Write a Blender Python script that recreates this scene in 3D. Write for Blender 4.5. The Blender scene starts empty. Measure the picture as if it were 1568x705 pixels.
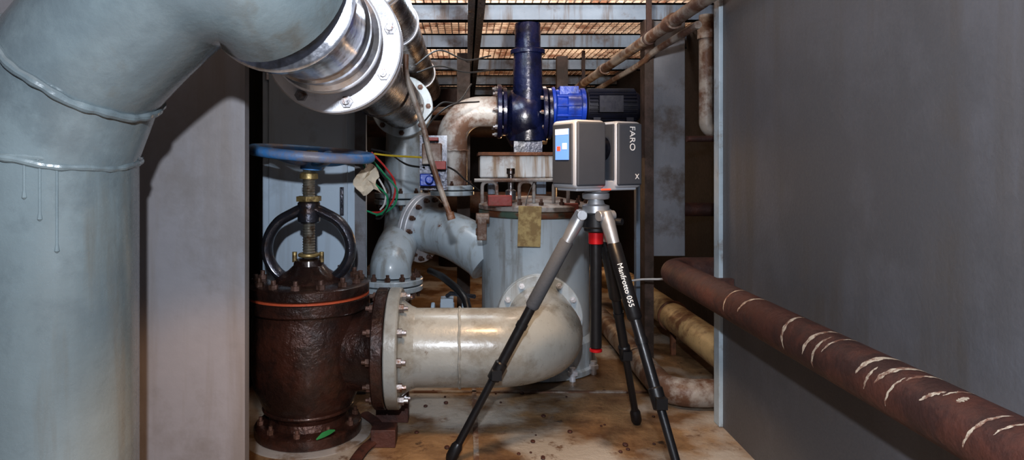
import bpy, bmesh, math, random
from mathutils import Vector, Matrix, Quaternion
random.seed(7)
V=Vector
S=bpy.context.scene
COL=S.collection

# ------------------------------------------------------------------ materials
def mat(name, c1, c2=None, amt=0.45, scale=6.0, rough=0.45, metal=0.0, bump=0.15, streak=None, streak_amt=0.3,
        fine=60.0, soft=0.12, fleck=None, fleck_amt=0.3, fleck_scale=25, emit=0, coat=0.0, vary=0.25):
    m=bpy.data.materials.new(name); m.use_nodes=True
    nt=m.node_tree; N=nt.nodes; L=nt.links
    b=N['Principled BSDF']
    tc=N.new('ShaderNodeTexCoord')
    def noise(sc,det=6,vec=None,rg=.6):
        n=N.new('ShaderNodeTexNoise'); n.inputs['Scale'].default_value=sc; n.inputs['Detail'].default_value=det
        n.inputs['Roughness'].default_value=rg
        L.new(vec or tc.outputs['Object'],n.inputs['Vector']); return n
    def ramp(src,a,bb):
        r=N.new('ShaderNodeValToRGB'); r.color_ramp.elements[0].position=a; r.color_ramp.elements[1].position=bb
        L.new(src,r.inputs['Fac']); return r
    def mix(f,a,bb):
        x=N.new('ShaderNodeMix'); x.data_type='RGBA'
        if hasattr(f,'links'): L.new(f,x.inputs[0])
        else: x.inputs[0].default_value=f
        for i,s in ((6,a),(7,bb)):
            if hasattr(s,'links'): L.new(s,x.inputs[i])
            else: x.inputs[i].default_value=(*s,1)
        return x.outputs[2]
    nf=noise(fine,4)
    n0=noise(scale*0.6,5)
    base=mix(ramp(n0.outputs['Fac'],.3,.7).outputs['Color'],tuple(x*(1-vary) for x in c1),tuple(min(1,x*(1+vary*.6)) for x in c1))
    mask=None
    if streak:
        mp=N.new('ShaderNodeMapping'); mp.inputs['Scale'].default_value=(1,1,.08); L.new(tc.outputs['Object'],mp.inputs['Vector'])
        ns=noise(scale*4,5,mp.outputs['Vector'])
        p=.72-streak_amt*.5
        base=mix(ramp(ns.outputs['Fac'],p-.05,p+.1).outputs['Color'],base,streak)
    if c2:
        nm=noise(scale,9,rg=.68)
        p=.78-amt*.55
        mask=ramp(nm.outputs['Fac'],p-soft/2,p+soft/2).outputs['Color']
        base=mix(mask,base,c2)
    if fleck:
        nk=noise(fleck_scale,8,rg=.7); p=.78-fleck_amt*.4
        base=mix(ramp(nk.outputs['Fac'],p-.02,p+.03).outputs['Color'],base,fleck)
    L.new(base,b.inputs['Base Color'])
    mr=N.new('ShaderNodeMapRange'); mr.inputs[3].default_value=max(.03,rough-.12); mr.inputs[4].default_value=min(1,rough+.18)
    L.new(nf.outputs['Fac'],mr.inputs[0]); L.new(mr.outputs[0],b.inputs['Roughness'])
    b.inputs['Metallic'].default_value=metal
    if coat: b.inputs['Coat Weight'].default_value=coat; b.inputs['Coat Roughness'].default_value=.15
    if bump:
        nb=noise(fine*.7,6)
        bp=N.new('ShaderNodeBump'); bp.inputs['Strength'].default_value=bump; bp.inputs['Distance'].default_value=.01
        L.new(nb.outputs['Fac'],bp.inputs['Height']); L.new(bp.outputs['Normal'],b.inputs['Normal'])
    if emit:
        b.inputs['Emission Color'].default_value=(*c1,1); b.inputs['Emission Strength'].default_value=emit
    return m
RUST=(.16,.06,.028); DRUST=(.06,.028,.016); CREAM=(.5,.42,.3)
M={}
M['greypipe']=mat('grey_green_paint',(.145,.178,.188),(.105,.13,.14),.48,5,.22,0,.12,streak=(.115,.125,.12),streak_amt=.28,fleck=(.045,.03,.02),fleck_amt=.14,coat=.55,vary=.24)
M['panelL']=mat('left_panel_paint',(.205,.200,.212),(.16,.15,.15),.4,3,.45,.1,.06,streak=(.17,.155,.15),streak_amt=.4,vary=.15)
M['panelR']=mat('right_panel_paint',(.138,.138,.150),(.112,.111,.118),.5,2.2,.5,.1,.12,streak=(.115,.106,.102),streak_amt=.35,fine=160,fleck=(.07,.06,.055),fleck_amt=.12,fleck_scale=60,vary=.10)
M['trimR']=mat('panel_edge_paint',(.40,.48,.54),(.22,.20,.18),.3,12,.4)
M['tank']=mat('tank_paint',(.47,.54,.59),(.32,.34,.34),.36,6,.30,0,.1,streak=(.31,.32,.32),streak_amt=.3,fleck=RUST,fleck_amt=.28,fleck_scale=14,coat=.25,vary=.15)
M['cream']=mat('grey_cream_pipe_paint',(.38,.39,.37),(.25,.24,.21),.45,7,.28,0,.12,fleck=(.12,.06,.03),fleck_amt=.24,fleck_scale=12,coat=.3,vary=.18)
M['yellowpipe']=mat('ochre_pipe_paint',(.58,.41,.21),(.20,.10,.05),.40,8,.4,0,.2)
M['oldpipe']=mat('old_pipe_paint',(.38,.34,.30),(.15,.08,.05),.52,8,.45,0,.25,fleck=DRUST,fleck_amt=.25)
M['elbowold']=mat('stained_elbow_paint',(.42,.40,.38),(.17,.10,.07),.5,7,.4,0,.25,fleck=DRUST,fleck_amt=.25)
M['rust']=mat('rusty_iron',(.065,.027,.019),(.032,.017,.014),.5,9,.28,.25,.55,fleck=(.12,.045,.028),fleck_amt=.2,coat=.5)
M['rustpipe']=mat('red_oxide_pipe',(.105,.042,.031),(.058,.028,.024),.5,9,.55,.1,.4,fleck=(.24,.16,.11),fleck_amt=.12,fleck_scale=40)
M['darkrust']=mat('dark_rusty_steel',(.045,.022,.017),(.025,.014,.012),.5,9,.6,.1,.3)
M['rustbright']=mat('bright_rust',(.24,.10,.05),(.10,.045,.025),.5,12,.7,0,.5,fleck=(.45,.38,.30),fleck_amt=.22)
M['gasket']=mat('red_gasket',(.50,.10,.04),RUST,.3,14,.6)
M['darkiron']=mat('dark_oily_iron',(.060,.062,.078),(.08,.045,.03),.36,14,.20,.6,.4,coat=.6)
M['chrome']=mat('stainless_steel',(.66,.67,.72),(.24,.23,.22),.36,5,.15,.92,.06,streak=(.22,.22,.25),streak_amt=.2,vary=.2)
M['chromedark']=mat('dull_stainless',(.32,.31,.32),(.10,.065,.05),.48,6,.25,.85,.15,fleck=(.05,.025,.018),fleck_amt=.25)
M['zinc']=mat('zinc_flange',(.74,.76,.81),(.52,.53,.55),.3,10,.34,.35,.12,fleck=RUST,fleck_amt=.10)
M['bolt']=mat('bolt_steel',(.36,.35,.36),(.18,.09,.055),.4,30,.35,.8,.2)
M['boltrust']=mat('rusty_bolt',(.17,.10,.08),(.08,.04,.025),.5,30,.5,.3,.4)
M['bluewheel']=mat('blue_wheel_paint',(.08,.27,.60),(.25,.24,.28),.45,6,.4,0,.25,fleck=RUST,fleck_amt=.24)
M['brass']=mat('greasy_brass',(.46,.35,.16),(.15,.10,.05),.42,25,.35,.6,.3)
M['stem']=mat('stem_steel',(.46,.44,.38),(.2,.13,.08),.4,25,.3,.8,.2)
M['navy']=mat('navy_pump_paint',(.007,.011,.046),(.004,.005,.016),.45,8,.22,.1,.2,coat=.4)
M['blue']=mat('blue_motor_paint',(.012,.055,.38),(.008,.02,.12),.4,9,.3,0,.2,coat=.4)
M['navyd']=mat('dark_blue_motor',(.004,.005,.016),(.003,.003,.008),.4,8,.6)
M['white']=mat('dirty_white_paint',(.66,.67,.67),(.26,.14,.08),.35,7,.45,0,.15,streak=(.34,.23,.14),streak_amt=.4)
M['green']=mat('green_paint',(.09,.14,.11),RUST,.5,12,.5)
M['redp']=mat('red_paint',(.32,.06,.05),RUST,.4,12,.5)
M['cab']=mat('cabinet_blue_grey',(.52,.63,.74),(.38,.46,.54),.35,3,.45,0,.05,streak=(.4,.46,.52),streak_amt=.2,vary=.1)
M['beam']=mat('beam_paint',(.22,.28,.36),(.11,.095,.095),.36,6,.5,0,.15,streak=(.11,.09,.08),streak_amt=.3,fleck=RUST,fleck_amt=.2)
M['grate']=mat('rusty_grating',(.82,.68,.56),(.26,.13,.08),.43,7,.6,.1,.2,fleck=(.05,.03,.02),fleck_amt=.32,fleck_scale=12,vary=.4)
M['ceil']=mat('pale_rusty_soffit',(.62,.50,.40),(.28,.15,.09),.48,6,.8,fleck=(.10,.05,.03),fleck_amt=.3,fleck_scale=9,vary=.3)
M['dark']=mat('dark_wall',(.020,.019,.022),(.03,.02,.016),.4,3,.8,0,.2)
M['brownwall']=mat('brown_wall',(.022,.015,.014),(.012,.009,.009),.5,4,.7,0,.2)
M['greypost']=mat('grey_post',(.20,.21,.235),(.11,.095,.09),.42,5,.5,fleck=RUST,fleck_amt=.18)
M['brownpost']=mat('brown_post',(.085,.055,.045),(.04,.025,.018),.5,8,.6)
M['black']=mat('black_plastic',(.012,.012,.014),None,rough=.35,bump=.05,vary=.05)
M['foam']=mat('grey_foam',(.085,.09,.10),None,rough=.75,bump=.2,fine=200,vary=.05)
M['alu']=mat('cast_aluminium',(.50,.51,.53),None,rough=.35,metal=.7,bump=.05,vary=.05)
M['redring']=mat('red_anodised',(.5,.015,.02),None,rough=.3,metal=.3,bump=0,vary=.05)
M['scanlight']=mat('scanner_light_shell',(.42,.44,.48),None,rough=.4,metal=.2,bump=.02,vary=.03)
M['scandark']=mat('scanner_dark_shell',(.060,.066,.080),None,rough=.5,bump=.03,vary=.1)
M['glass']=mat('scanner_mirror',(.02,.02,.03),None,rough=.05,metal=.6,bump=0,vary=0)
M['screen']=mat('screen_blue',(.16,.34,.85),None,rough=.2,bump=0,emit=.45,vary=0)
M['screenw']=mat('screen_white',(.7,.78,.92),None,rough=.2,bump=0,emit=.4,vary=0)
M['screeno']=mat('screen_red',(1.0,.10,.05),None,rough=.2,bump=0,emit=.6,vary=0)
M['label']=mat('white_print',(.75,.75,.75),None,rough=.5,bump=0,vary=0)
M['paper']=mat('paper_tag',(.70,.62,.50),(.5,.40,.28),.4,20,.8,vary=.1)
M['card']=mat('ochre_tag',(.48,.37,.18),(.30,.21,.10),.48,30,.8,vary=.15)
M['paint']=mat('cream_paint_mark',(.56,.48,.38),(.2,.10,.07),.48,60,.7)
for k,c in dict(wy=(.6,.45,.05),wg=(.02,.25,.12),wr=(.45,.03,.03),wb=(.02,.02,.02),ww=(.6,.6,.6),leaf=(.03,.22,.07)).items():
    M[k]=mat('cable_'+k,c,None,rough=.4,bump=0,vary=.05)
M['concrete']=mat('plinth_concrete',(.35,.33,.31),(.2,.15,.11),.4,9,.8)

def floor_mat():
    m=mat('rusty_floor',(.38,.245,.13),(.13,.07,.036),.50,4.5,.40,0,.4,fleck=(.045,.028,.018),fleck_amt=.36,fleck_scale=10,vary=.4,soft=.25,coat=.15)
    nt=m.node_tree; N=nt.nodes; L=nt.links; b=N['Principled BSDF']
    src=b.inputs['Base Color'].links[0].from_socket
    n=N.new('ShaderNodeTexNoise'); n.inputs['Scale'].default_value=3.1; n.inputs['Detail'].default_value=8
    tc=N.new('ShaderNodeTexCoord'); L.new(tc.outputs['Object'],n.inputs['Vector'])
    r=N.new('ShaderNodeValToRGB'); r.color_ramp.elements[0].position=.48; r.color_ramp.elements[1].position=.58
    L.new(n.outputs['Fac'],r.inputs['Fac'])
    x=N.new('ShaderNodeMix'); x.data_type='RGBA'; L.new(r.outputs['Color'],x.inputs[0]); L.new(src,x.inputs[6]); x.inputs[7].default_value=(.44,.40,.35,1)
    n2=N.new('ShaderNodeTexNoise'); n2.inputs['Scale'].default_value=11; n2.inputs['Detail'].default_value=9; n2.inputs['Roughness'].default_value=.75
    L.new(tc.outputs['Object'],n2.inputs['Vector'])
    r2=N.new('ShaderNodeValToRGB'); r2.color_ramp.elements[0].position=.56; r2.color_ramp.elements[1].position=.66
    L.new(n2.outputs['Fac'],r2.inputs['Fac'])
    y=N.new('ShaderNodeMix'); y.data_type='RGBA'; L.new(r2.outputs['Color'],y.inputs[0]); L.new(x.outputs[2],y.inputs[6]); y.inputs[7].default_value=(.14,.075,.04,1)
    L.new(y.outputs[2],b.inputs['Base Color'])
    return m
M['floor']=floor_mat()

# ------------------------------------------------------------------ mesh tools
def frame(ax):
    ax=V(ax).normalized(); h=V((0,0,1)) if abs(ax.z)<.9 else V((1,0,0))
    u=h.cross(ax).normalized(); v=ax.cross(u).normalized(); return u,v,ax
class B:
    def __init__(s): s.bm=bmesh.new()
    def ring_faces(s,a,b):
        n=len(a)
        for i in range(n):
            try: s.bm.faces.new((a[i],a[(i+1)%n],b[(i+1)%n],b[i]))
            except ValueError: pass
    def tube(s,pts,r,seg=24,cap=True,closed=False,ell=None):
        pts=[V(p) for p in pts]; n=len(pts)
        rs=r if isinstance(r,(list,tuple)) else [r]*n
        T=[(pts[(i+1)%n]-pts[i]).normalized() for i in range(n if closed else n-1)]
        u,v,_=frame(T[0]); rings=[]
        for i in range(n):
            tin=T[i-1] if (i>0 or closed) else T[0]
            tout=T[i] if i<len(T) else T[-1]
            if i>=2:
                q=T[i-2].rotation_difference(tin); u=q@u; v=q@v
            nn=(tin+tout)
            nn=nn.normalized() if nn.length>1e-6 else tin
            d=tin.dot(nn); ring=[]
            for k in range(seg):
                a=2*math.pi*k/seg
                e=ell or (1,1)
                o=(u*math.cos(a)*e[0]+v*math.sin(a)*e[1])*rs[i]
                if d>.3 and i>0: o=o-tin*(o.dot(nn)/d)
                ring.append(s.bm.verts.new(pts[i]+o))
            rings.append(ring)
        for i in range(n-1): s.ring_faces(rings[i],rings[i+1])
        if closed: s.ring_faces(rings[-1],rings[0])
        elif cap:
            s.bm.faces.new(rings[0][::-1]); s.bm.faces.new(rings[-1])
        return s
    def cyl(s,a,b,r,r2=None,seg=32): return s.tube([a,b],[r,r2 if r2 is not None else r],seg)
    def lathe(s,c,ax,prof,seg=48):
        c=V(c); u,v,w=frame(ax); rings=[]
        for r,h in prof:
            rings.append([s.bm.verts.new(c+w*h+(u*math.cos(2*math.pi*k/seg)+v*math.sin(2*math.pi*k/seg))*max(r,1e-4)) for k in range(seg)])
        for i in range(len(rings)-1): s.ring_faces(rings[i],rings[i+1])
        s.bm.faces.new(rings[0][::-1]); s.bm.faces.new(rings[-1]); return s
    def disc(s,c,ax,r,t,bv=.003,seg=56):
        return s.lathe(c,ax,[(r-bv,-t/2),(r,-t/2+bv),(r,t/2-bv),(r-bv,t/2)],seg)
    def torus(s,c,ax,R,r,seg=48,rs=12,a0=0,a1=2*math.pi):
        c=V(c); u,v,w=frame(ax); full=abs(a1-a0-2*math.pi)<1e-4
        n=seg; pts=[c+(u*math.cos(a0+(a1-a0)*k/n)+v*math.sin(a0+(a1-a0)*k/n))*R for k in range(n if full else n+1)]
        rings=[]
        for k,p in enumerate(pts):
            d=(p-c).normalized()
            rings.append([s.bm.verts.new(p+(d*math.cos(2*math.pi*j/rs)+w*math.sin(2*math.pi*j/rs))*r) for j in range(rs)])
        for i in range(len(rings)-1): s.ring_faces(rings[i],rings[i+1])
        if full: s.ring_faces(rings[-1],rings[0])
        else: s.bm.faces.new(rings[0][::-1]); s.bm.faces.new(rings[-1])
        return s
    def box(s,lo,hi,rot=None,piv=None):
        lo=V(lo);hi=V(hi)
        vs=[V((x,y,z)) for x in (lo.x,hi.x) for y in (lo.y,hi.y) for z in (lo.z,hi.z)]
        if rot is not None:
            p=V(piv) if piv is not None else (lo+hi)/2
            vs=[p+rot@(q-p) for q in vs]
        b=[s.bm.verts.new(q) for q in vs]
        for f in ((0,1,3,2),(4,6,7,5),(0,4,5,1),(2,3,7,6),(0,2,6,4),(1,5,7,3)): s.bm.faces.new([b[i] for i in f])
        return s
    def bolts(s,c,ax,R,n,r=.011,h=.012,off=0,ph=0,stud=True):
        c=V(c);u,v,w=frame(ax)
        for k in range(n):
            a=2*math.pi*k/n+ph; p=c+(u*math.cos(a)+v*math.sin(a))*R+w*off
            s.tube([p,p+w*h],r,6)
            if stud: s.tube([p,p+w*(h*1.9)],r*.55,8)
        return s
    def sphere(s,c,r,sc=(1,1,1)):
        m=Matrix.Translation(V(c))@Matrix.Diagonal((*sc,1))
        bmesh.ops.create_uvsphere(s.bm,u_segments=20,v_segments=12,radius=r,matrix=m); return s
def obj(name,b,m,parent=None,bevel=0,loc=None,subsurf=0):
    bm=b.bm; bmesh.ops.recalc_face_normals(bm,faces=bm.faces)
    for e in bm.edges:
        if len(e.link_faces)==2 and e.calc_face_angle(0)>math.radians(33): e.smooth=False
    for f in bm.faces: f.smooth=True
    me=bpy.data.meshes.new(name); bm.to_mesh(me); bm.free()
    o=bpy.data.objects.new(name,me); COL.objects.link(o); me.materials.append(M[m])
    if bevel:
        md=o.modifiers.new('bevel','BEVEL'); md.width=bevel; md.segments=3; md.limit_method='ANGLE'; md.harden_normals=False
    if parent is not None:
        o.parent=parent; o.location=-parent.location
    return o
def empty(name,loc):
    e=bpy.data.objects.new(name,None); COL.objects.link(e); e.location=V(loc); e.empty_display_size=.1; return e
def fillet(pts,r,n=10):
    pts=[V(p) for p in pts]; out=[pts[0]]
    for i in range(1,len(pts)-1):
        a,b,c=pts[i-1],pts[i],pts[i+1]; d1=(a-b).normalized(); d2=(c-b).normalized()
        ang=d1.angle(d2); rr=r[i-1] if isinstance(r,(list,tuple)) else r
        if rr<=0 or ang>3.1: out.append(b); continue
        t=min(rr/math.tan(ang/2),(a-b).length*.98,(c-b).length*.98)
        R=t*math.tan(ang/2); ctr=b+(d1+d2).normalized()*(R/math.sin(ang/2))
        s0=b+d1*t-ctr; s1=b+d2*t-ctr; q=s0.rotation_difference(s1)
        for k in range(n+1): out.append(ctr+Quaternion().slerp(q,k/n)@s0)
    out.append(pts[-1]); return out
def catmull(pts,n=8):
    P=[V(p) for p in pts]; P=[P[0]*2-P[1]]+P+[P[-1]*2-P[-2]]; out=[]
    for i in range(1,len(P)-2):
        for k in range(n):
            t=k/n; a,b,c,d=P[i-1],P[i],P[i+1],P[i+2]
            out.append(.5*((2*b)+(c-a)*t+(2*a-5*b+4*c-d)*t*t+(3*b-a-3*c+d)*t**3))
    out.append(P[-2]); return out
def text(name,body,size,loc,rotm,parent,m='label'):
    c=bpy.data.curves.new(name,'FONT'); c.body=body; c.size=size; c.extrude=.0004; c.align_x='CENTER'; c.align_y='CENTER'
    o=bpy.data.objects.new(name,c); COL.objects.link(o); c.materials.append(M[m])
    o.matrix_world=Matrix.Translation(V(loc))@rotm.to_4x4()
    if parent: o.parent=parent; o.location=V(loc)-parent.location
    return o

# ------------------------------------------------------------------ room shell
CZ=2.0
obj('floor',B().box((-1.9,-.6,-.06),(1.5,6.4,0)),'floor')
obj('wall_right',B().box((.78,-.6,0),(.80,2.02,CZ)),'panelR')
e=empty('trim_1',(.775,2.0,.8))
obj('edge_strip',B().box((.768,1.985,.0),(.79,2.028,CZ)),'trimR',e,.003)
obj('wall_left',B().box((-1.9,1.28,0),(-.434,1.305,CZ)),'panelL')
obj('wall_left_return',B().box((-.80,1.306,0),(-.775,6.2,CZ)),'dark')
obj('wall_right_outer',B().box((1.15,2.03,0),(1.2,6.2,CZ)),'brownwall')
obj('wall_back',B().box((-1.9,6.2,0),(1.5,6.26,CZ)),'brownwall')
obj('ceiling',B().box((-1.9,-.6,CZ),(1.5,6.4,CZ+.05)),'ceil')
b=B(); b.box((.02,1.2,.0005),(.035,3.2,.006)); b.box((-.36,2.28,.0005),(.9,2.292,.006)); obj('trim_2',b,'oldpipe')

# ceiling grating + beams
b=B()
y=1.6
while y<6.1:
    b.box((-.75,y,1.482),(1.12,y+.006,1.500)); y+=.048
x=-.74
while x<1.1:
    b.box((x,1.6,1.480),(x+.005,6.15,1.486)); x+=.035
obj('ceiling_grating',b,'grate')
for Y in (2.12,2.74,3.38,4.17,4.95,5.7):
    b=B(); z0=1.40
    b.box((-.76,Y,z0),(1.14,Y+.008,z0+.078)); b.box((-.76,Y,z0),(1.14,Y+.016,z0+.008)); b.box((-.76,Y,z0+.07),(1.14,Y+.05,z0+.078))
    obj('ceiling_beam',b,'beam')
b=B(); b.box((.03,1.7,1.345),(.038,6.1,1.40)); b.box((.005,1.7,1.345),(.065,6.1,1.352)); obj('longitudinal_ceiling_beam',b,'darkiron')

# ------------------------------------------------------------------ large grey mitred pipe (left)
gp=empty('large_grey_elbow_pipe',(-.63,1.0,.4))
P0=V((-.63,1.0,0));P1=V((-.63,1.0,.826));P2=V((-.567,.965,.945))
tail=catmull([P2,V((-.482,.94,1.018)),V((-.405,.915,1.070)),V((-.340,.903,1.085)),V((-.300,.925,1.075)),V((-.283,.975,1.056))],8)
path=[P0,P1]+tail
obj('pipe_body',B().tube(path,.116,56),'greypipe',gp)
def weld(c,ax,R,r,parent,m='greypipe'):
    c=V(c);u,v,w=frame(ax); pts=[]
    b=B(); n=160
    for k in range(n):
        a=2*math.pi*k/n
        pts.append(c+(u*math.cos(a)+v*math.sin(a))*(R+.0006*math.sin(k*1.3))+w*(.0012*math.sin(k*.35)))
    b.tube(pts,[r*(1+.10*math.sin(k*.9)) for k in range(n)],10,closed=True)
    return obj('weld_bead',b,m,parent)
weld(P1,(P2-P1).normalized()+V((0,0,1)),.1185,.0055,gp)
weld(P1-V((0,0,.016)),(0,0,1),.116,.0045,gp)
weld(P2,((P2-P1).normalized()+(tail[1]-P2).normalized()),.1190,.0065,gp)
for dx,dy,z0,z1 in ((.40,-.92,.806,.725),(.55,-.835,.795,.68),(.25,-.97,.80,.755)):
    d=V((dx,dy,0)).normalized(); p=V((-.63,1.0,0))+d*.1155
    b=B(); b.tube([p+V((0,0,z0)),p+V((0,0,z1+.01)),p+V((0,0,z1)),p+V((0,0,z1-.003))],[.002,.002,.0036,.001],10); obj('paint_run',b,'greypipe',gp)
obj('pipe_foot',B().disc((-.63,1.0,.02),(0,0,1),.165,.04),'greypipe',gp)

# ------------------------------------------------------------------ stainless pipe with flange
sp=empty('stainless_discharge_pipe',(-.283,1.4,1.055))
ZA=1.055
obj('near_sleeve',B().lathe((-.283,0,ZA),(0,1,0),[(.112,.977),(.1175,.98),(.1175,.995),(.101,1.0),(.101,1.20),(.106,1.205),(.106,1.225),(.101,1.23),(.101,1.285),(.111,1.29),(.111,1.305),(.104,1.31),(.104,1.375)]),'chrome',sp)
obj('lap_ring',B().torus((-.283,1.30,ZA),(0,1,0),.110,.006),'zinc',sp)
obj('flange_front',B().disc((-.283,1.392,ZA),(0,1,0),.146,.022),'zinc',sp)
obj('flange_rear',B().disc((-.283,1.420,ZA),(0,1,0),.146,.022),'zinc',sp)
b=B(); b.bolts((-.283,1.381,ZA),(0,-1,0),.127,8,.013,.012,ph=.25); b.bolts((-.283,1.431,ZA),(0,1,0),.127,8,.013,.012,ph=math.pi-.25)
obj('flange_bolts',b,'bolt',sp)
obj('far_run',B().lathe((-.283,0,ZA),(0,1,0),[(.104,1.43),(.100,1.45),(.098,2.1),(.103,2.105),(.103,2.12),(.098,2.125),(.096,2.84),(.1,2.86)]),'chromedark',sp)
obj('end_flange',B().disc((-.283,2.87,ZA),(0,1,0),.135,.025).disc((-.283,2.90,ZA),(0,1,0),.135,.025),'tank',sp)
b=B(); b.bolts((-.283,2.857,ZA),(0,-1,0),.117,8,.012,.012); obj('end_bolts',b,'boltrust',sp)

s2=empty('upper_stainless_pipe',(-.24,1.55,1.275))
obj('pipe_run',B().tube([(-.24,1.2,1.275),(-.24,4.2,1.275)],.074,40),'chromedark',s2)
obj('flange_pair',B().disc((-.24,1.55,1.275),(0,1,0),.108,.02).disc((-.24,1.576,1.275),(0,1,0),.108,.02),'zinc',s2)
b=B(); b.bolts((-.24,1.54,1.275),(0,-1,0),.093,8,.010,.01,ph=.3); b.bolts((-.24,1.586,1.275),(0,1,0),.093,8,.010,.01,ph=.3); obj('bolts',b,'bolt',s2)
obj('hanger_straps',B().torus((-.24,2.2,1.275),(0,1,0),.076,.005).box((-.245,2.19,1.345),(-.235,2.21,1.40)).torus((-.24,3.4,1.275),(0,1,0),.076,.005).box((-.245,3.39,1.345),(-.235,3.41,1.40)),'zinc',s2)

# ------------------------------------------------------------------ brown angle valve
VX,VY=-.47,1.95
va=empty('rusty_globe_valve',(VX,VY,.2))
obj('valve_body',B().lathe((VX,VY,0),(0,0,1),[(.15,.004),(.155,.008),(.155,.034),(.15,.038),(.118,.042),(.112,.06),(.135,.10),(.158,.15),(.168,.21),(.170,.28),(.165,.335),(.160,.36),(.162,.374),(.176,.376),(.179,.38),(.179,.410),(.176,.413)],72),'rust',va)
obj('gasket_ring',B().lathe((VX,VY,0),(0,0,1),[(.172,.4125),(.178,.4135),(.178,.4185),(.172,.4205)],72),'gasket',va)
obj('bonnet',B().lathe((VX,VY,0),(0,0,1),[(.176,.4205),(.179,.424),(.179,.448),(.173,.452),(.105,.455),(.085,.47),(.06,.485),(.045,.50),(.042,.515),(.03,.52)],72),'rust',va)
b=B(); b.bolts((VX,VY,.451),(0,0,1),.152,14,.013,.014); b.bolts((VX,VY,.039),(0,0,1),.138,10,.010,.012); obj('bonnet_bolts',b,'boltrust',va)
b=B()
for sx in (-1,1):
    pts=catmull([(VX+sx*.055,VY,.452),(VX+sx*.095,VY,.478),(VX+sx*.122,VY,.525),(VX+sx*.120,VY,.58),(VX+sx*.090,VY,.628),(VX+sx*.045,VY,.655),(VX+sx*.018,VY,.668)],6)
    b.tube(pts,.0165,14,ell=(1.5,1.0))
b.lathe((VX,VY,0),(0,0,1),[(.026,.625),(.033,.63),(.033,.685),(.028,.69)],32)
for sx in (-1,1): b.lathe((VX+sx*.07,VY,0),(0,0,1),[(.028,.45),(.028,.463),(.018,.47)],20)
obj('yoke',b,'darkiron',va)
b=B(); pr=[(.0165,.50)]; z=.505
while z<.80: pr+= [(.019,z),(.0165,z+.004)]; z+=.008
b.lathe((VX,VY,0),(0,0,1),pr,24); obj('threaded_stem',b,'stem',va)
b=B(); b.tube([(VX,VY,.495),(VX,VY,.515)],.036,6); b.tube([(VX,VY,.69),(VX,VY,.705)],.038,6); b.lathe((VX,VY,0),(0,0,1),[(.02,.755),(.027,.757),(.027,.772),(.02,.777)],24)
b.torus((VX,VY,.53),(0,0,1),.026,.006); b.cyl((VX-.04,VY-.01,.51),(VX-.04,VY-.01,.54),.007,seg=10).cyl((VX+.04,VY-.01,.51),(VX+.04,VY-.01,.54),.007,seg=10)
obj('brass_nuts',b,'brass',va)
b=B(); HZ=.833; ax=V((.085,-.055,1)).normalized(); hc=V((VX+.01,VY,HZ))
b.torus(hc,ax,.172,.0150,72,14)
u,v,w=frame(ax)
for k in range(5):
    a=2*math.pi*k/5+.5; d=u*math.cos(a)+v*math.sin(a); tng=u*-math.sin(a)+v*math.cos(a)
    b.tube(catmull([hc-w*.03+d*.02,hc-w*.028+d*.07+tng*.012,hc-w*.012+d*.125+tng*.012,hc+d*.165],5),[.010]*16,10,ell=(1.3,.7))
b.lathe(hc,ax,[(.02,-.05),(.032,-.048),(.032,-.012),(.024,-.008)],28)
obj('handwheel',b,'bluewheel',va)
obj('wheel_nut',B().tube([hc-w*.008,hc+w*.008],.018,6),'brass',va)
PZ=.254
b=B(); b.lathe((0,VY,PZ),(1,0,0),[(.10,VX+.03),(.125,VX+.12),(.125,-.30),(.135,-.27),(.172,-.266),(.176,-.262),(.176,-.234),(.173,-.231)],64); obj('outlet_nozzle',b,'rust',va)
b=B(); b.bolts((-.266,VY,PZ),(-1,0,0),.152,12,.012,.012); obj('outlet_bolts',b,'boltrust',va)
b=B(); b.torus((VX,VY,.085),(0,0,1),.128,.006); obj('base_bead',b,'rust',va)
b=B()
gl=[(-.410,1.785,.047),(-.392,1.79,.058),(-.372,1.785,.069),(-.358,1.78,.075)]
b.tube(gl,[.002,.008,.007,.002],10,ell=(.15,1)); obj('green_tag',b,'leaf',va)
obj('valve_plinth',B().lathe((VX,VY,0),(0,0,1),[(.185,.0005),(.185,.002),(.18,.004)],48),'concrete')

# ------------------------------------------------------------------ elbow pipe valve -> tank
cp=empty('grey_cream_elbow_pipe',(.1,1.95,PZ))
TX,TY=.278,2.63
path=fillet([(-.18,VY,PZ),(.262,VY,PZ),(.262,2.40,PZ)],.19,16)
obj('pipe_body',B().tube(path,.115,56),'cream',cp)
obj('weld_neck',B().lathe((0,VY,PZ),(1,0,0),[(.173,-.229),(.176,-.226),(.176,-.196),(.172,-.192),(.140,-.19),(.122,-.165),(.116,-.15)],64),'cream',cp)
weld((-.02,VY,PZ),(1,0,0),.1155,.004,cp,'cream')
b=B(); b.bolts((-.192,VY,PZ),(1,0,0),.153,12,.0125,.013); obj('flange_bolts',b,'bolt',cp)
obj('tank_flange',B().disc((.262,2.325,PZ),(0,1,0),.152,.022).disc((.262,2.35,PZ),(0,1,0),.152,.022),'tank',cp)
b=B(); b.bolts((.262,2.314,PZ),(0,-1,0),.133,12,.011,.012); obj('tank_flange_bolts',b,'zinc',cp)

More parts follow.
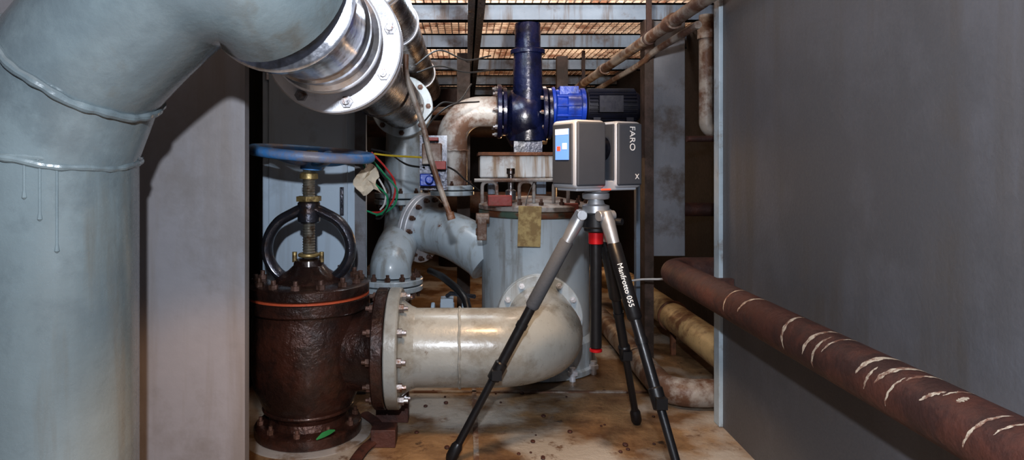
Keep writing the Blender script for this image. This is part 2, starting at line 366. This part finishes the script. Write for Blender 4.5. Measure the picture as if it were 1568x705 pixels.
# ------------------------------------------------------------------ strainer tank
tk=empty('strainer_tank',(TX,TY,.3))
obj('tank_shell',B().lathe((TX,TY,0),(0,0,1),[(.225,.002),(.245,.004),(.245,.022),(.236,.03),(.232,.12),(.216,.14),(.214,.6),(.214,.605)],80),'tank',tk)
obj('inlet_nozzle',B().lathe((.262,0,PZ),(0,1,0),[(.122,2.36),(.122,2.5)]),'tank',tk)
obj('top_flange',B().lathe((TX,TY,0),(0,0,1),[(.214,.595),(.226,.60),(.228,.604),(.228,.618),(.224,.622)],80),'green',tk)
obj('tank_cover',B().lathe((TX,TY,0),(0,0,1),[(.224,.6225),(.228,.625),(.228,.640),(.22,.646),(.16,.655),(.10,.668),(.05,.672)],80),'elbowold',tk)
b=B(); b.bolts((TX,TY,.645),(0,0,1),.205,16,.010,.014); obj('cover_bolts',b,'boltrust',tk)
b=B()
for x0 in (.06,.20,.33):
    b.tube(fillet([(x0,2.47,.655),(x0,2.47,.735),(x0+.055,2.47,.735),(x0+.055,2.47,.655)],.02,5),.007,10)
b.tube([(.03,2.46,.74),(.40,2.46,.742)],.007,10)
obj('cover_handles',b,'elbowold',tk)
obj('red_cap',B().box((.08,2.42,.645),(.17,2.46,.685)).box((.36,2.44,.62),(.42,2.46,.655)),'redp',tk,.004)
obj('vent_spigot',B().lathe((.17,2.5,0),(0,0,1),[(.02,.665),(.02,.70),(.011,.705),(.011,.76),(.016,.765),(.016,.785)],20),'chromedark',tk)
b=B(); b.box((.04,2.40,.52),(.075,2.48,.60)).cyl((.035,2.42,.60),(.085,2.42,.60),.02).cyl((.035,2.42,.55),(.075,2.42,.55),.014); obj('hinge_bracket',b,'oldpipe',tk,.003)
b=B()
for a in (-2.2,-1.1,-.6):
    p=V((TX+math.cos(a)*.25,TY+math.sin(a)*.25,.0)); b.cyl(p,p+V((0,0,.05)),.012,seg=12); b.tube([p+V((0,0,.022)),p+V((0,0,.036))],.02,6)
obj('anchor_bolts',b,'zinc',tk)
tg=empty('hanging_ochre_tag',(.228,2.385,.58))
b=B(); b.box((.188,2.378,.50),(.272,2.381,.648),Matrix.Rotation(.03,3,'Y')); obj('card',b,'card',tg,.001)
obj('string',B().tube(catmull([(.215,2.379,.64),(.222,2.40,.67),(.235,2.43,.70),(.255,2.465,.735)],5),.0015,6),'wb',tg)

# ------------------------------------------------------------------ blue pump on its white base
bs=empty('white_base_frame',(.2,2.8,.78))
obj('base_box',B().box((.055,2.66,.745),(.355,2.98,.835)),'white',bs,.006)
obj('base_top_plate',B().box((.048,2.652,.836),(.362,2.99,.85)),'rustbright',bs,.002)
obj('base_legs',B().box((.09,2.70,.676),(.13,2.78,.744)).box((.29,2.70,.676),(.33,2.78,.744)).box((.363,2.80,.82),(.80,2.90,.85)).box((.76,2.92,0),(.80,2.96,.85)),'beam',bs,.002)
pu=empty('blue_centrifugal_pump',(.26,2.84,1.0))
PY=2.84
b=B(); b.lathe((0,PY,1.0),(1,0,0),[(.06,.165),(.09,.175),(.120,.192),(.134,.22),(.137,.25),(.132,.285),(.115,.305),(.09,.32),(.06,.33)],56)
b.tube([(.262,PY-.05,.90),(.262,PY-.05,1.0),(.262,PY-.05,1.27)],[.080,.066,.060],40)
b.disc((.262,PY-.05,1.28),(0,0,1),.074,.02)
b.tube([(.262,PY-.05,1.29),(.262,PY-.05,1.40)],.055,32)
b.box((.20,PY-.09,.851),(.32,PY+.09,.90))
obj('volute',b,'navy',pu)
b=B(); b.disc((.142,PY,1.03),(1,0,0),.118,.02).disc((.165,PY,1.03),(1,0,0),.105,.018).disc((.335,PY,1.02),(1,0,0),.12,.02).disc((.358,PY,1.02),(1,0,0),.112,.018)
obj('flanges',b,'navy',pu)
b=B(); b.bolts((.132,PY,1.03),(-1,0,0),.10,8,.01,.01); b.bolts((.152,PY,1.03),(1,0,0),.10,8,.008,.006); b.bolts((.325,PY,1.02),(-1,0,0),.105,10,.009,.012)
obj('pump_bolts',b,'bolt',pu)
b=B(); b.lathe((0,PY,1.05),(1,0,0),[(.085,.368),(.088,.38),(.070,.39),(.066,.43),(.074,.435),(.074,.49),(.082,.493),(.082,.51),(.07,.515)],40)
for k in range(10):
    a=2*math.pi*k/10; y0=PY+math.cos(a)*.07; z0=1.05+math.sin(a)*.07; b.cyl((.385,y0,z0),(.505,y0,z0),.006,seg=8)
b.box((.40,PY-.05,1.10),(.48,PY+.03,1.135))
obj('bearing_housing',b,'blue',pu)
b=B(); b.lathe((0,PY+.0,1.05),(1,0,0),[(.06,.515),(.068,.52),(.068,.73),(.06,.745),(.03,.75)],40)
for k in range(28):
    a=2*math.pi*k/28; d=V((0,math.cos(a),math.sin(a)))
    c=V((.625,PY,1.05))+d*.072; b.box(c-V((.10,.009,.0015)),c+V((.10,.009,.0015)),Matrix.Rotation(a,3,'X'))
b.box((.56,PY-.10,1.02),(.66,PY-.06,1.09)); b.box((.54,PY-.07,.851),(.57,PY+.07,1.0)); b.box((.68,PY-.07,.851),(.71,PY+.07,1.0))
obj('electric_motor',b,'navyd',pu)

se=empty('rusty_suction_elbow',(-.05,2.84,.9))
obj('elbow',B().tube(fillet([(.131,PY,1.03),(-.062,PY,1.03),(-.062,PY,.70)],.125,14),.066,40),'elbowold',se)
obj('lower_flanges',B().disc((-.062,PY,.70),(0,0,1),.095,.02).disc((-.062,PY,.676),(0,0,1),.095,.02),'tank',se)
b=B(); b.bolts((-.062,PY,.71),(0,0,1),.08,8,.009,.01); obj('flange_bolts',b,'boltrust',se)
weld((-.062,PY,.86),(0,0,1),.067,.004,se,'elbowold')

# ------------------------------------------------------------------ grey riser with S bend
rs=empty('grey_riser_pipe',(-.283,3.05,.6))
obj('drop_bend',B().tube(fillet([(-.283,2.914,ZA),(-.283,3.10,ZA),(-.30,3.10,.66)],.16,12),.092,40),'tank',rs)
obj('mid_flanges',B().disc((-.30,3.10,.655),(0,0,1),.135,.024).disc((-.30,3.10,.625),(0,0,1),.135,.024),'tank',rs)
b=B(); b.bolts((-.30,3.10,.667),(0,0,1),.118,10,.011,.012); b.bolts((-.30,3.10,.613),(0,0,-1),.118,10,.011,.012); b.bolts((-.31,2.68,.337),(0,0,1),.112,12,.012,.014); b.bolts((-.31,2.68,.287),(0,0,-1),.112,12,.012,.014); obj('riser_bolts',b,'boltrust',rs)
obj('s_bend',B().tube(catmull([(-.30,3.10,.613),(-.30,3.09,.56),(-.295,2.97,.48),(-.30,2.78,.44),(-.31,2.69,.39),(-.31,2.68,.335)],7),.085,40),'tank',rs)
obj('low_flanges',B().disc((-.31,2.68,.325),(0,0,1),.132,.022).disc((-.31,2.68,.298),(0,0,1),.132,.022),'tank',rs)
obj('stub',B().lathe((-.31,2.68,0),(0,0,1),[(.12,.002),(.12,.02),(.085,.03),(.085,.287)]),'rust',rs)

br=empty('flanged_branch_pipe',(-.1,2.75,.5))
bd=V((.83,-.56,-.12)).normalized(); bc=V((-.185,2.90,.515))
obj('flange',B().disc(bc,bd,.152,.02).disc(bc-bd*.024,bd,.152,.02),'zinc',br)
b=B(); b.bolts(bc+bd*.01,bd,.132,14,.0115,.012); obj('bolts',b,'boltrust',br)
obj('branch_elbow',B().tube(catmull([bc-bd*.06,bc,bc+bd*.10,V((-.02,2.76,.48)),V((.07,2.70,.43)),V((.10,2.68,.40))],7),.10,40),'tank',br)

# ------------------------------------------------------------------ conduit, junction box, cables, tag
cd=empty('bent_conduit',(-.1,1.9,.85))
obj('tube',B().tube(catmull([(-.176,1.9,1.12),(-.172,1.9,1.05),(-.128,1.9,.92),(-.104,1.9,.82),(-.072,1.9,.72),(-.045,1.9,.645)],6),.0085,14),'oldpipe',cd)
obj('coupling',B().cyl((-.049,1.9,.66),(-.043,1.9,.64),.012),'oldpipe',cd)
jb=empty('junction_box',(-.1,2.02,.8))
obj('box_body',B().box((-.135,1.985,.80),(-.075,2.03,.865)),'oldpipe',jb,.004)
obj('blue_valve',B().box((-.14,1.97,.735),(-.08,2.02,.772)).cyl((-.11,1.97,.755),(-.11,1.93,.755),.012),'blue',jb,.003)
obj('red_lid',B().box((-.105,1.975,.785),(-.062,2.0,.81)).box((-.13,1.975,.872),(-.085,2.0,.882)),'redp',jb,.002)
obj('mounting_plate',B().box((-.145,2.032,.72),(-.06,2.04,.89)).cyl((-.10,1.91,.80),(-.10,2.035,.80),.005),'darkiron',jb)
wi=empty('cable_bundle',(-.28,2.15,.75))
wires=[('wy',[(-.30,2.13,.835),(-.24,2.11,.828),(-.14,2.03,.822)]),
 ('wb',[(-.31,2.13,.85),(-.25,2.12,.835),(-.19,2.08,.80),(-.13,2.03,.79)]),
 ('wg',[(-.32,2.13,.83),(-.27,2.14,.77),(-.23,2.15,.72),(-.235,2.15,.67),(-.27,2.16,.64),(-.30,2.17,.63)]),
 ('wr',[(-.31,2.13,.84),(-.265,2.14,.79),(-.235,2.15,.74),(-.243,2.15,.68),(-.28,2.16,.645),(-.32,2.17,.64)]),
 ('wb',[(-.33,2.13,.83),(-.285,2.14,.78),(-.25,2.15,.72),(-.255,2.15,.67),(-.28,2.16,.625),(-.30,2.17,.62)]),
 ('ww',[(-.33,2.12,.82),(-.29,2.13,.76),(-.265,2.14,.71),(-.27,2.15,.67),(-.285,2.16,.65)]),
 ('wg',[(-.335,2.12,.80),(-.30,2.13,.74),(-.262,2.14,.70),(-.262,2.15,.66),(-.29,2.16,.635),(-.33,2.17,.645)]),
 ('wb',[(-.14,2.04,.86),(-.12,2.10,.93),(-.05,2.2,1.0),(.05,2.6,1.05)]),
 ('wb',[(-.18,2.3,1.15),(-.10,2.4,1.22),(.0,2.5,1.2),(.10,2.7,1.25)]),
 ('wb',[(-.18,2.35,1.13),(-.10,2.45,1.17),(.0,2.55,1.16),(.12,2.75,1.20)]),
 ('wb',[(-.08,2.04,.80),(-.04,2.2,.78),(.0,2.4,.74),(.05,2.5,.70)]),
 ('wb',[(-.15,2.3,.95),(-.09,2.35,1.02),(-.03,2.4,1.03),(.02,2.6,1.12)])]
for m,p in wires: obj('cable',B().tube(catmull(p,8),.0032,8),m,wi)
tp=empty('crumpled_paper_tag',(-.325,2.1,.76))
b=B(); bm=b.bm; g=[]
for i in range(7):
    row=[]
    for j in range(7):
        x=-.355+.072*i/6+.010*math.sin(j*1.3)+(.010 if j<2 else 0)*(3-i)/3; z=.795-.085*j/6-.012*math.sin(i*1.1)+random.uniform(-.003,.003)
        row.append(bm.verts.new((x,2.10+random.uniform(-.009,.009)-.01*math.sin(i+j*.7),z)))
    g.append(row)
for i in range(6):
    for j in range(6): bm.faces.new((g[i][j],g[i+1][j],g[i+1][j+1],g[i][j+1]))
obj('paper',b,'paper',tp)
obj('string',B().tube([(-.32,2.10,.79),(-.318,2.09,.845)],.0012,6),'ww',tp)

# ------------------------------------------------------------------ cabinet and posts behind valve
cb=empty('electrical_cabinet',(-.55,2.45,.7))
obj('cabinet_body',B().box((-.725,2.32,.0),(-.395,2.60,1.38)),'cab',cb,.004)
obj('door_leaf',B().box((-.70,2.31,.40),(-.42,2.319,1.34)),'cab',cb,.003)
obj('handle',B().box((-.445,2.295,.62),(-.432,2.309,.72)),'darkiron',cb,.002)
obj('hinges',B().cyl((-.705,2.312,.5),(-.705,2.312,.56),.006,seg=10).cyl((-.705,2.312,1.1),(-.705,2.312,1.16),.006,seg=10),'zinc',cb)
b=B(); b.box((-.388,2.27,0),(-.350,2.276,1.40)); b.box((-.388,2.276,0),(-.382,2.31,1.40)); obj('angle_iron_post',b,'greypost')

# ------------------------------------------------------------------ tripod + laser scanner
TC=V((.347,1.75,0))
tr=empty('camera_tripod',(.347,1.75,.4))
b=B(); b.lathe((TC.x,TC.y,0),(0,0,1),[(.030,.668),(.036,.672),(.036,.690),(.024,.694),(.02,.705),(.034,.708),(.036,.712),(.036,.722),(.03,.725)],32); obj('head_collar',b,'alu',tr)
b=B(); b.lathe((TC.x,TC.y,0),(0,0,1),[(.034,.630),(.038,.634),(.038,.667),(.03,.668)],32); b.cyl((TC.x,TC.y,.31),(TC.x,TC.y,.63),.0155); b.disc((TC.x,TC.y,.63),(0,0,1),.032,.02)
b.cyl((TC.x+.03,TC.y-.02,.65),(TC.x+.06,TC.y-.045,.65),.009,seg=12)
obj('centre_column',b,'black',tr)
b=B(); b.lathe((TC.x,TC.y,0),(0,0,1),[(.014,.585),(.020,.588),(.020,.618),(.014,.621)],24); b.lathe((TC.x,TC.y,0),(0,0,1),[(.008,.296),(.0165,.299),(.0165,.305),(.008,.308)],24); obj('red_rings',b,'redring',tr)
def leg(n,foot,foam):
    f=V(foot); d0=V((f.x-TC.x,f.y-TC.y,0)).normalized(); top=TC+d0*.040+V((0,0,.665))
    ax=(f-top); Ln=ax.length; ax=ax.normalized(); at=lambda t: top+ax*(Ln*t)
    side=ax.cross(d0).normalized()
    b=B(); b.cyl(top-side*.026,top+side*.026,.014,seg=20)
    b.tube([at(-.01),at(.03),at(.115)],[.017,.019,.015],16,ell=(1.2,1)); obj('shoulder_'+n,b,'alu',tr,.002)
    b=B(); b.tube([at(.10),at(.11),at(.37),at(.38)],[.014,.0185,.0185,.014],18); obj('grip_'+n,b,foam,tr)
    b=B(); b.tube([at(.38),at(.655)],.0135,16); b.tube([at(.60),at(.605),at(.668),at(.672)],[.014,.0175,.0175,.013],16); c=at(.645); b.box(c+V((-.012,-.026,-.012)),c+V((.014,-.008,.014)))
    b.tube([at(.66),at(.97)],.0105,16); b.tube([at(.93),at(.945),at(.985),V((f.x,f.y,.004))+ax*0],[.011,.016,.016,.012],16)
    b.tube([at(.44),at(.46)],.0155,16)
    obj('leg_'+n,b,'black',tr)
    return top,ax,Ln,d0
leg('a',(-.045,1.755,.004),'foam')
tA=leg('b',(.505,1.455,.004),'black')
leg('c',(.525,2.01,.004),'black')
top,ax,Ln,d0=tA
p=top+ax*(Ln*.26); nrm=(V((0,0,.8))-p); nrm=(nrm-ax*nrm.dot(ax)).normalized(); p=p+nrm*.0192
xx=ax; yy=nrm.cross(xx).normalized(); R=Matrix((xx,yy,nrm)).transposed()
text('leg_lettering','Manfrotto 055',.019,p,R,tr)

sc=empty('laser_scanner',(.347,1.75,.727))
RZ=Matrix.Rotation(math.radians(28),3,'Z')
def sobj(name,b,m,bev=0):
    for vv in b.bm.verts:
        q=RZ@vv.co; vv.co=q+V((.350,1.75,.727))
    return obj(name,b,m,sc,bev)
sobj('left_housing',B().box((-.112,-.052,.010),(-.012,.052,.188)),'scanlight',.012)
sobj('right_housing',B().box((.022,-.052,.010),(.112,.052,.188)),'scanlight',.012)
sobj('base_bridge',B().box((-.10,-.042,.004),(.10,.042,.030)).lathe((0,0,0),(0,0,1),[(.034,-.001),(.034,.006),(.03,.008)],24),'scanlight',.003)
sobj('front_panel_left',B().box((-.107,-.0555,.017),(-.015,-.045,.183)),'scandark',.008)
sobj('front_panel_right',B().box((.026,-.0555,.017),(.109,-.045,.183)),'scandark',.008)
sobj('inner_faces',B().box((-.0125,-.044,.032),(-.008,.044,.18)).box((.018,-.044,.032),(.0225,.044,.18)),'scandark',.001)
sobj('rear_panels',B().box((-.106,.050,.018),(-.016,.0555,.180)).box((.026,.050,.018),(.108,.0555,.180)),'scandark',.003)
b=B(); b.cyl((-.009,0,.115),(.019,0,.115),.034); b.sphere((.005,0,.115),.026); sobj('mirror_drum',b,'glass')
b=B(); b.torus((-.006,0,.115),(1,0,0),.034,.004); sobj('mirror_ring',b,'black')
sobj('end_panel',B().box((-.1155,-.042,.022),(-.110,.042,.178)),'scandark',.005)
sobj('right_end_panel',B().box((.110,-.044,.018),(.1155,.044,.180)),'scandark',.003)
sobj('touch_screen',B().box((-.1175,-.030,.085),(-.1150,.026,.165)),'screen')
sobj('screen_header',B().box((-.1182,-.030,.150),(-.1172,.026,.165)).box((-.1182,-.024,.112),(-.1172,-.005,.128)),'screenw')
sobj('screen_icon',B().box((-.1182,.004,.108),(-.1172,.018,.120)),'screeno')
sobj('status_led',B().box((-.03,-.0565,.006),(.0,-.0530,.010)),'screeno')
Rl=Matrix.Rotation(math.radians(28),3,'Z')@Matrix.Rotation(math.pi/2,3,'X')
text('vertical_lettering','FARO',.026,V((.350,1.75,.727))+RZ@V((.073,-.0562,.142)),Rl@Matrix.Rotation(-math.pi/2,3,'Z'),sc)
text('model_lettering','X',.020,V((.350,1.75,.727))+RZ@V((.090,-.0562,.040)),Rl,sc)

# ------------------------------------------------------------------ right side pipes
rp=empty('red_oxide_handrail_pipe',(.673,1.2,.448))
obj('pipe_body',B().tube(fillet([(.673,-.4,.448),(.673,2.17,.448),(1.14,2.17,.448)],.07,10),.043,48),'rustpipe',rp)
b=B()
def band(y,w,a0,a1,slant):
    n=26; R=.0434; rows=[]; ph=random.uniform(0,6)
    for k in range(n+1):
        a=a0+(a1-a0)*k/n; ww=w*(.15+.85*max(0.0,math.sin(math.pi*k/n))**.6)*(1+.2*math.sin(k*1.1+ph))*random.uniform(.75,1.15)
        yy=y+slant*k/n+.0006*math.sin(k*.9+ph)+random.uniform(-.0004,.0004)
        d=V((-math.cos(a),0,math.sin(a)))*R
        rows.append((b.bm.verts.new(V((.673,yy-ww/2,.448))+d),b.bm.verts.new(V((.673,yy+ww/2,.448))+d)))
    for k in range(n): b.bm.faces.new((rows[k][0],rows[k][1],rows[k+1][1],rows[k+1][0]))
for y,w,a0,a1,sl in ((1.60,.007,-.2,1.9,.0),(1.52,.010,.2,2.0,-.03),(1.30,.010,-.4,1.9,.02),(1.225,.011,-.1,2.1,-.03),(1.195,.007,-.5,1.3,-.02),(1.165,.006,.4,1.9,-.02),
    (1.06,.013,.3,2.1,-.03),(1.035,.006,-.1,.9,-.01),(1.012,.013,.3,2.2,-.04),(.985,.005,-.3,1.0,-.02),(.96,.008,.9,2.1,-.02),(.915,.009,.5,1.2,-.02),(.89,.005,1.0,2.0,-.01),(.865,.010,1.0,1.4,.0),(.83,.006,-.2,1.5,-.03),(.79,.004,.6,1.8,-.02)):
    band(y,w,a0,a1,sl)
obj('paint_marks',b,'paint',rp)
obj('wall_brackets',B().box((.70,.2,.43),(.779,.22,.466)).box((.70,1.9,.43),(.779,1.92,.466)),'rustpipe',rp)

oh=empty('overhead_conduit_pipes',(.7,3,1.28))
obj('main_pipe',B().tube([(.70,.9,1.285),(.70,5.6,1.285)],.022,20).cyl((.70,2.2,1.285),(.70,2.26,1.285),.028).cyl((.70,3.3,1.285),(.70,3.38,1.285),.028),'oldpipe',oh)
obj('small_pipe',B().tube(catmull([(.745,2.1,1.25),(.742,2.6,1.245),(.735,2.75,1.225),(.73,3.3,1.22),(.73,5,1.22)],6),.013,14),'oldpipe',oh)
obj('hangers',B().box((.69,2.5,1.31),(.71,2.51,1.48)).torus((.70,2.5,1.285),(0,1,0),.024,.004).box((.69,3.9,1.31),(.71,3.91,1.48)).torus((.70,3.9,1.285),(0,1,0),.024,.004),'darkrust',oh)

yp=empty('ochre_return_pipe',(.87,2.9,.16))
obj('pipe_body',B().tube(fillet([(.87,2.04,.16),(.87,3.55,.16),(.70,3.8,.16)],.12,8),.058,32),'yellowpipe',yp)
obj('clamps',B().torus((.87,2.75,.16),(0,1,0),.060,.006).torus((.87,3.2,.16),(0,1,0),.060,.006).box((.86,2.74,0),(.88,2.76,.10)).box((.86,3.19,0),(.88,3.21,.10)),'rustbright',yp)
lp=empty('low_drain_pipe',(.66,2.7,.055))
obj('pipe_body',B().tube(fillet([(.66,3.7,.05),(.66,2.14,.05),(1.1,2.14,.05)],.09,8),.045,28),'oldpipe',lp)
obj('collar',B().cyl((.66,2.5,.05),(.66,2.56,.05),.049),'oldpipe',lp)
obj('white_cable',B().tube(catmull([(.62,2.6,.33),(.68,2.55,.35),(.74,2.5,.36),(.80,2.45,.37),(.84,2.4,.36)],6),.004,8),'ww',None)

obj('grey_column_panel',B().box((.774,2.70,.42),(.905,2.73,1.395)),'greypost',None,.003)
b=B(); b.box((.735,2.69,0),(.772,2.698,1.398)); b.box((.735,2.698,0),(.742,2.76,1.398)); obj('brown_channel_post',b,'brownpost')
vp=empty('cream_vertical_pipe',(.955,2.6,1.1))
obj('pipe_body',B().tube(fillet([(.955,2.6,1.395),(.955,2.6,.93),(1.14,2.6,.93)],.04,8),.028,24),'oldpipe',vp)
obj('coupling',B().cyl((.955,2.6,1.30),(.955,2.6,1.34),.034),'oldpipe',vp)
b=B(); b.cyl((.86,2.55,.90),(1.14,2.55,.90),.012); b.cyl((.86,2.9,.60),(1.14,2.9,.60),.03); b.box((1.02,2.3,0),(1.06,2.34,1.39)); obj('side_pipe_rack',b,'rustpipe')

# ------------------------------------------------------------------ background equipment
bg=empty('background_pipework',(0,4.5,1))
b=B(); b.cyl((-.7,4.6,1.05),(.62,4.6,1.05),.06); b.cyl((.45,4.9,0),(.45,4.9,1.39),.09); b.cyl((-.1,5.2,0),(-.1,5.2,1.39),.12); b.cyl((-.7,4.3,.55),(.62,4.3,.55),.07)
obj('pipes',b,'darkrust',bg)
b=B(); b.cyl((-.7,4.4,1.16),(.62,4.4,1.16),.028); b.disc((.0,4.6,1.05),(1,0,0),.11,.03); b.disc((.55,4.6,1.05),(1,0,0),.11,.03)
obj('small_pipes',b,'oldpipe',bg)
b=B(); b.box((-.05,3.5,0),(.02,3.55,1.398)); b.box((.5,3.6,0),(.56,3.65,1.398)); obj('support_posts',b,'brownpost')
dv=empty('small_drain_valve',(-.08,2.6,.2))
obj('valve_body',B().cyl((-.14,2.55,.20),(0.0,2.55,.20),.035).cyl((-.075,2.55,.0),(-.075,2.55,.26),.028).disc((-.13,2.55,.20),(1,0,0),.06,.015).disc((-.01,2.55,.20),(1,0,0),.06,.015).box((-.10,2.52,.24),(-.05,2.58,.28)),'cab',dv,.002)
obj('lever',B().tube([(-.075,2.55,.285),(-.06,2.53,.30),(.03,2.42,.31)],.008,10),'darkiron',dv)
obj('black_hose',B().tube(catmull([(-.15,2.70,.36),(-.08,2.5,.36),(.0,2.36,.30),(.01,2.34,.14),(.0,2.38,.016)],8),.014,14),'black')
fb=empty('rusty_floor_bracket',(-.27,1.9,.03))
b=B(); b.tube(catmull([(-.30,1.70,.012),(-.285,1.80,.012),(-.26,1.88,.012),(-.27,1.98,.012),(-.32,2.06,.012)],6),.011,8,ell=(1.6,.8)); b.box((-.27,1.84,.0),(-.20,1.90,.05)); b.box((-.28,2.02,0),(-.18,2.06,.11))
obj('bracket',b,'rustpipe',fb,.002)
b=B()
for i in range(26):
    x=random.uniform(-.2,.6);y=random.uniform(1.75,2.3);r=random.uniform(.003,.008)
    b.sphere((x,y,r*.4),r,(1,1.3,.5))
obj('floor_debris',b,'rustpipe')

# ------------------------------------------------------------------ lights
def light(name,typ,loc,energy,col,size=.05,target=None,spot=None):
    l=bpy.data.lights.new(name,typ); l.energy=energy; l.color=col
    if typ=='AREA': l.shape='DISK'; l.size=size
    else: l.shadow_soft_size=size
    o=bpy.data.objects.new(name,l); COL.objects.link(o); o.location=loc
    if target: o.rotation_euler=(V(target)-V(loc)).to_track_quat('-Z','Y').to_euler()
    if spot: l.spot_size=math.radians(spot); l.spot_blend=.5
    return o
light('torch_light','POINT',(-.02,-.12,1.075),98,(.85,.91,1.0),.02)
light('fill_light_cool','AREA',(.0,2.35,1.385),3,(.75,.88,1.0),.35,(.05,2.3,0))  # added soft overhead fill for the middle of the room, no real fitting
light('deck_lamp_warm','POINT',(.35,4.0,.7),5,(1.0,.62,.32),.12)
light('grating_fill_spot','SPOT',(.25,1.25,1.15),100,(1.0,.93,.86),.06,(.25,3.6,1.64),50)  # added out-of-view spot that brightens the grating and beams
for i,(x,y) in enumerate(((-.3,2.4),(.5,2.4),(-.3,3.6),(.5,3.6),(.1,5.0))):
    light('upper_deck_lamp','POINT',(x,y,1.78),9,(1.0,.86,.74),.10)
light('floor_lamp_warm','SPOT',(.15,1.35,1.35),32,(1.0,.66,.38),.08,(.3,1.90,0),56)
light('corner_lamp_warm','SPOT',(-.1,.5,.75),20,(1.0,.55,.25),.05,(-.50,1.28,.20),40)
w=bpy.data.worlds.new('World'); S.world=w; w.use_nodes=True
w.node_tree.nodes['Background'].inputs[0].default_value=(.55,.62,.82,1); w.node_tree.nodes['Background'].inputs[1].default_value=.13

cam=bpy.data.cameras.new('Camera'); co=bpy.data.objects.new('Camera',cam); COL.objects.link(co)
co.location=(0,0,.8); co.rotation_euler=(math.pi/2,0,0); cam.sensor_width=36; cam.lens=22.96
cam.shift_x=.0446; cam.shift_y=-.0641; cam.clip_start=.02
S.camera=co
S.view_settings.view_transform='Standard'; S.view_settings.exposure=0
try: S.view_settings.look='Medium High Contrast'
except Exception as ex: print('look',ex)
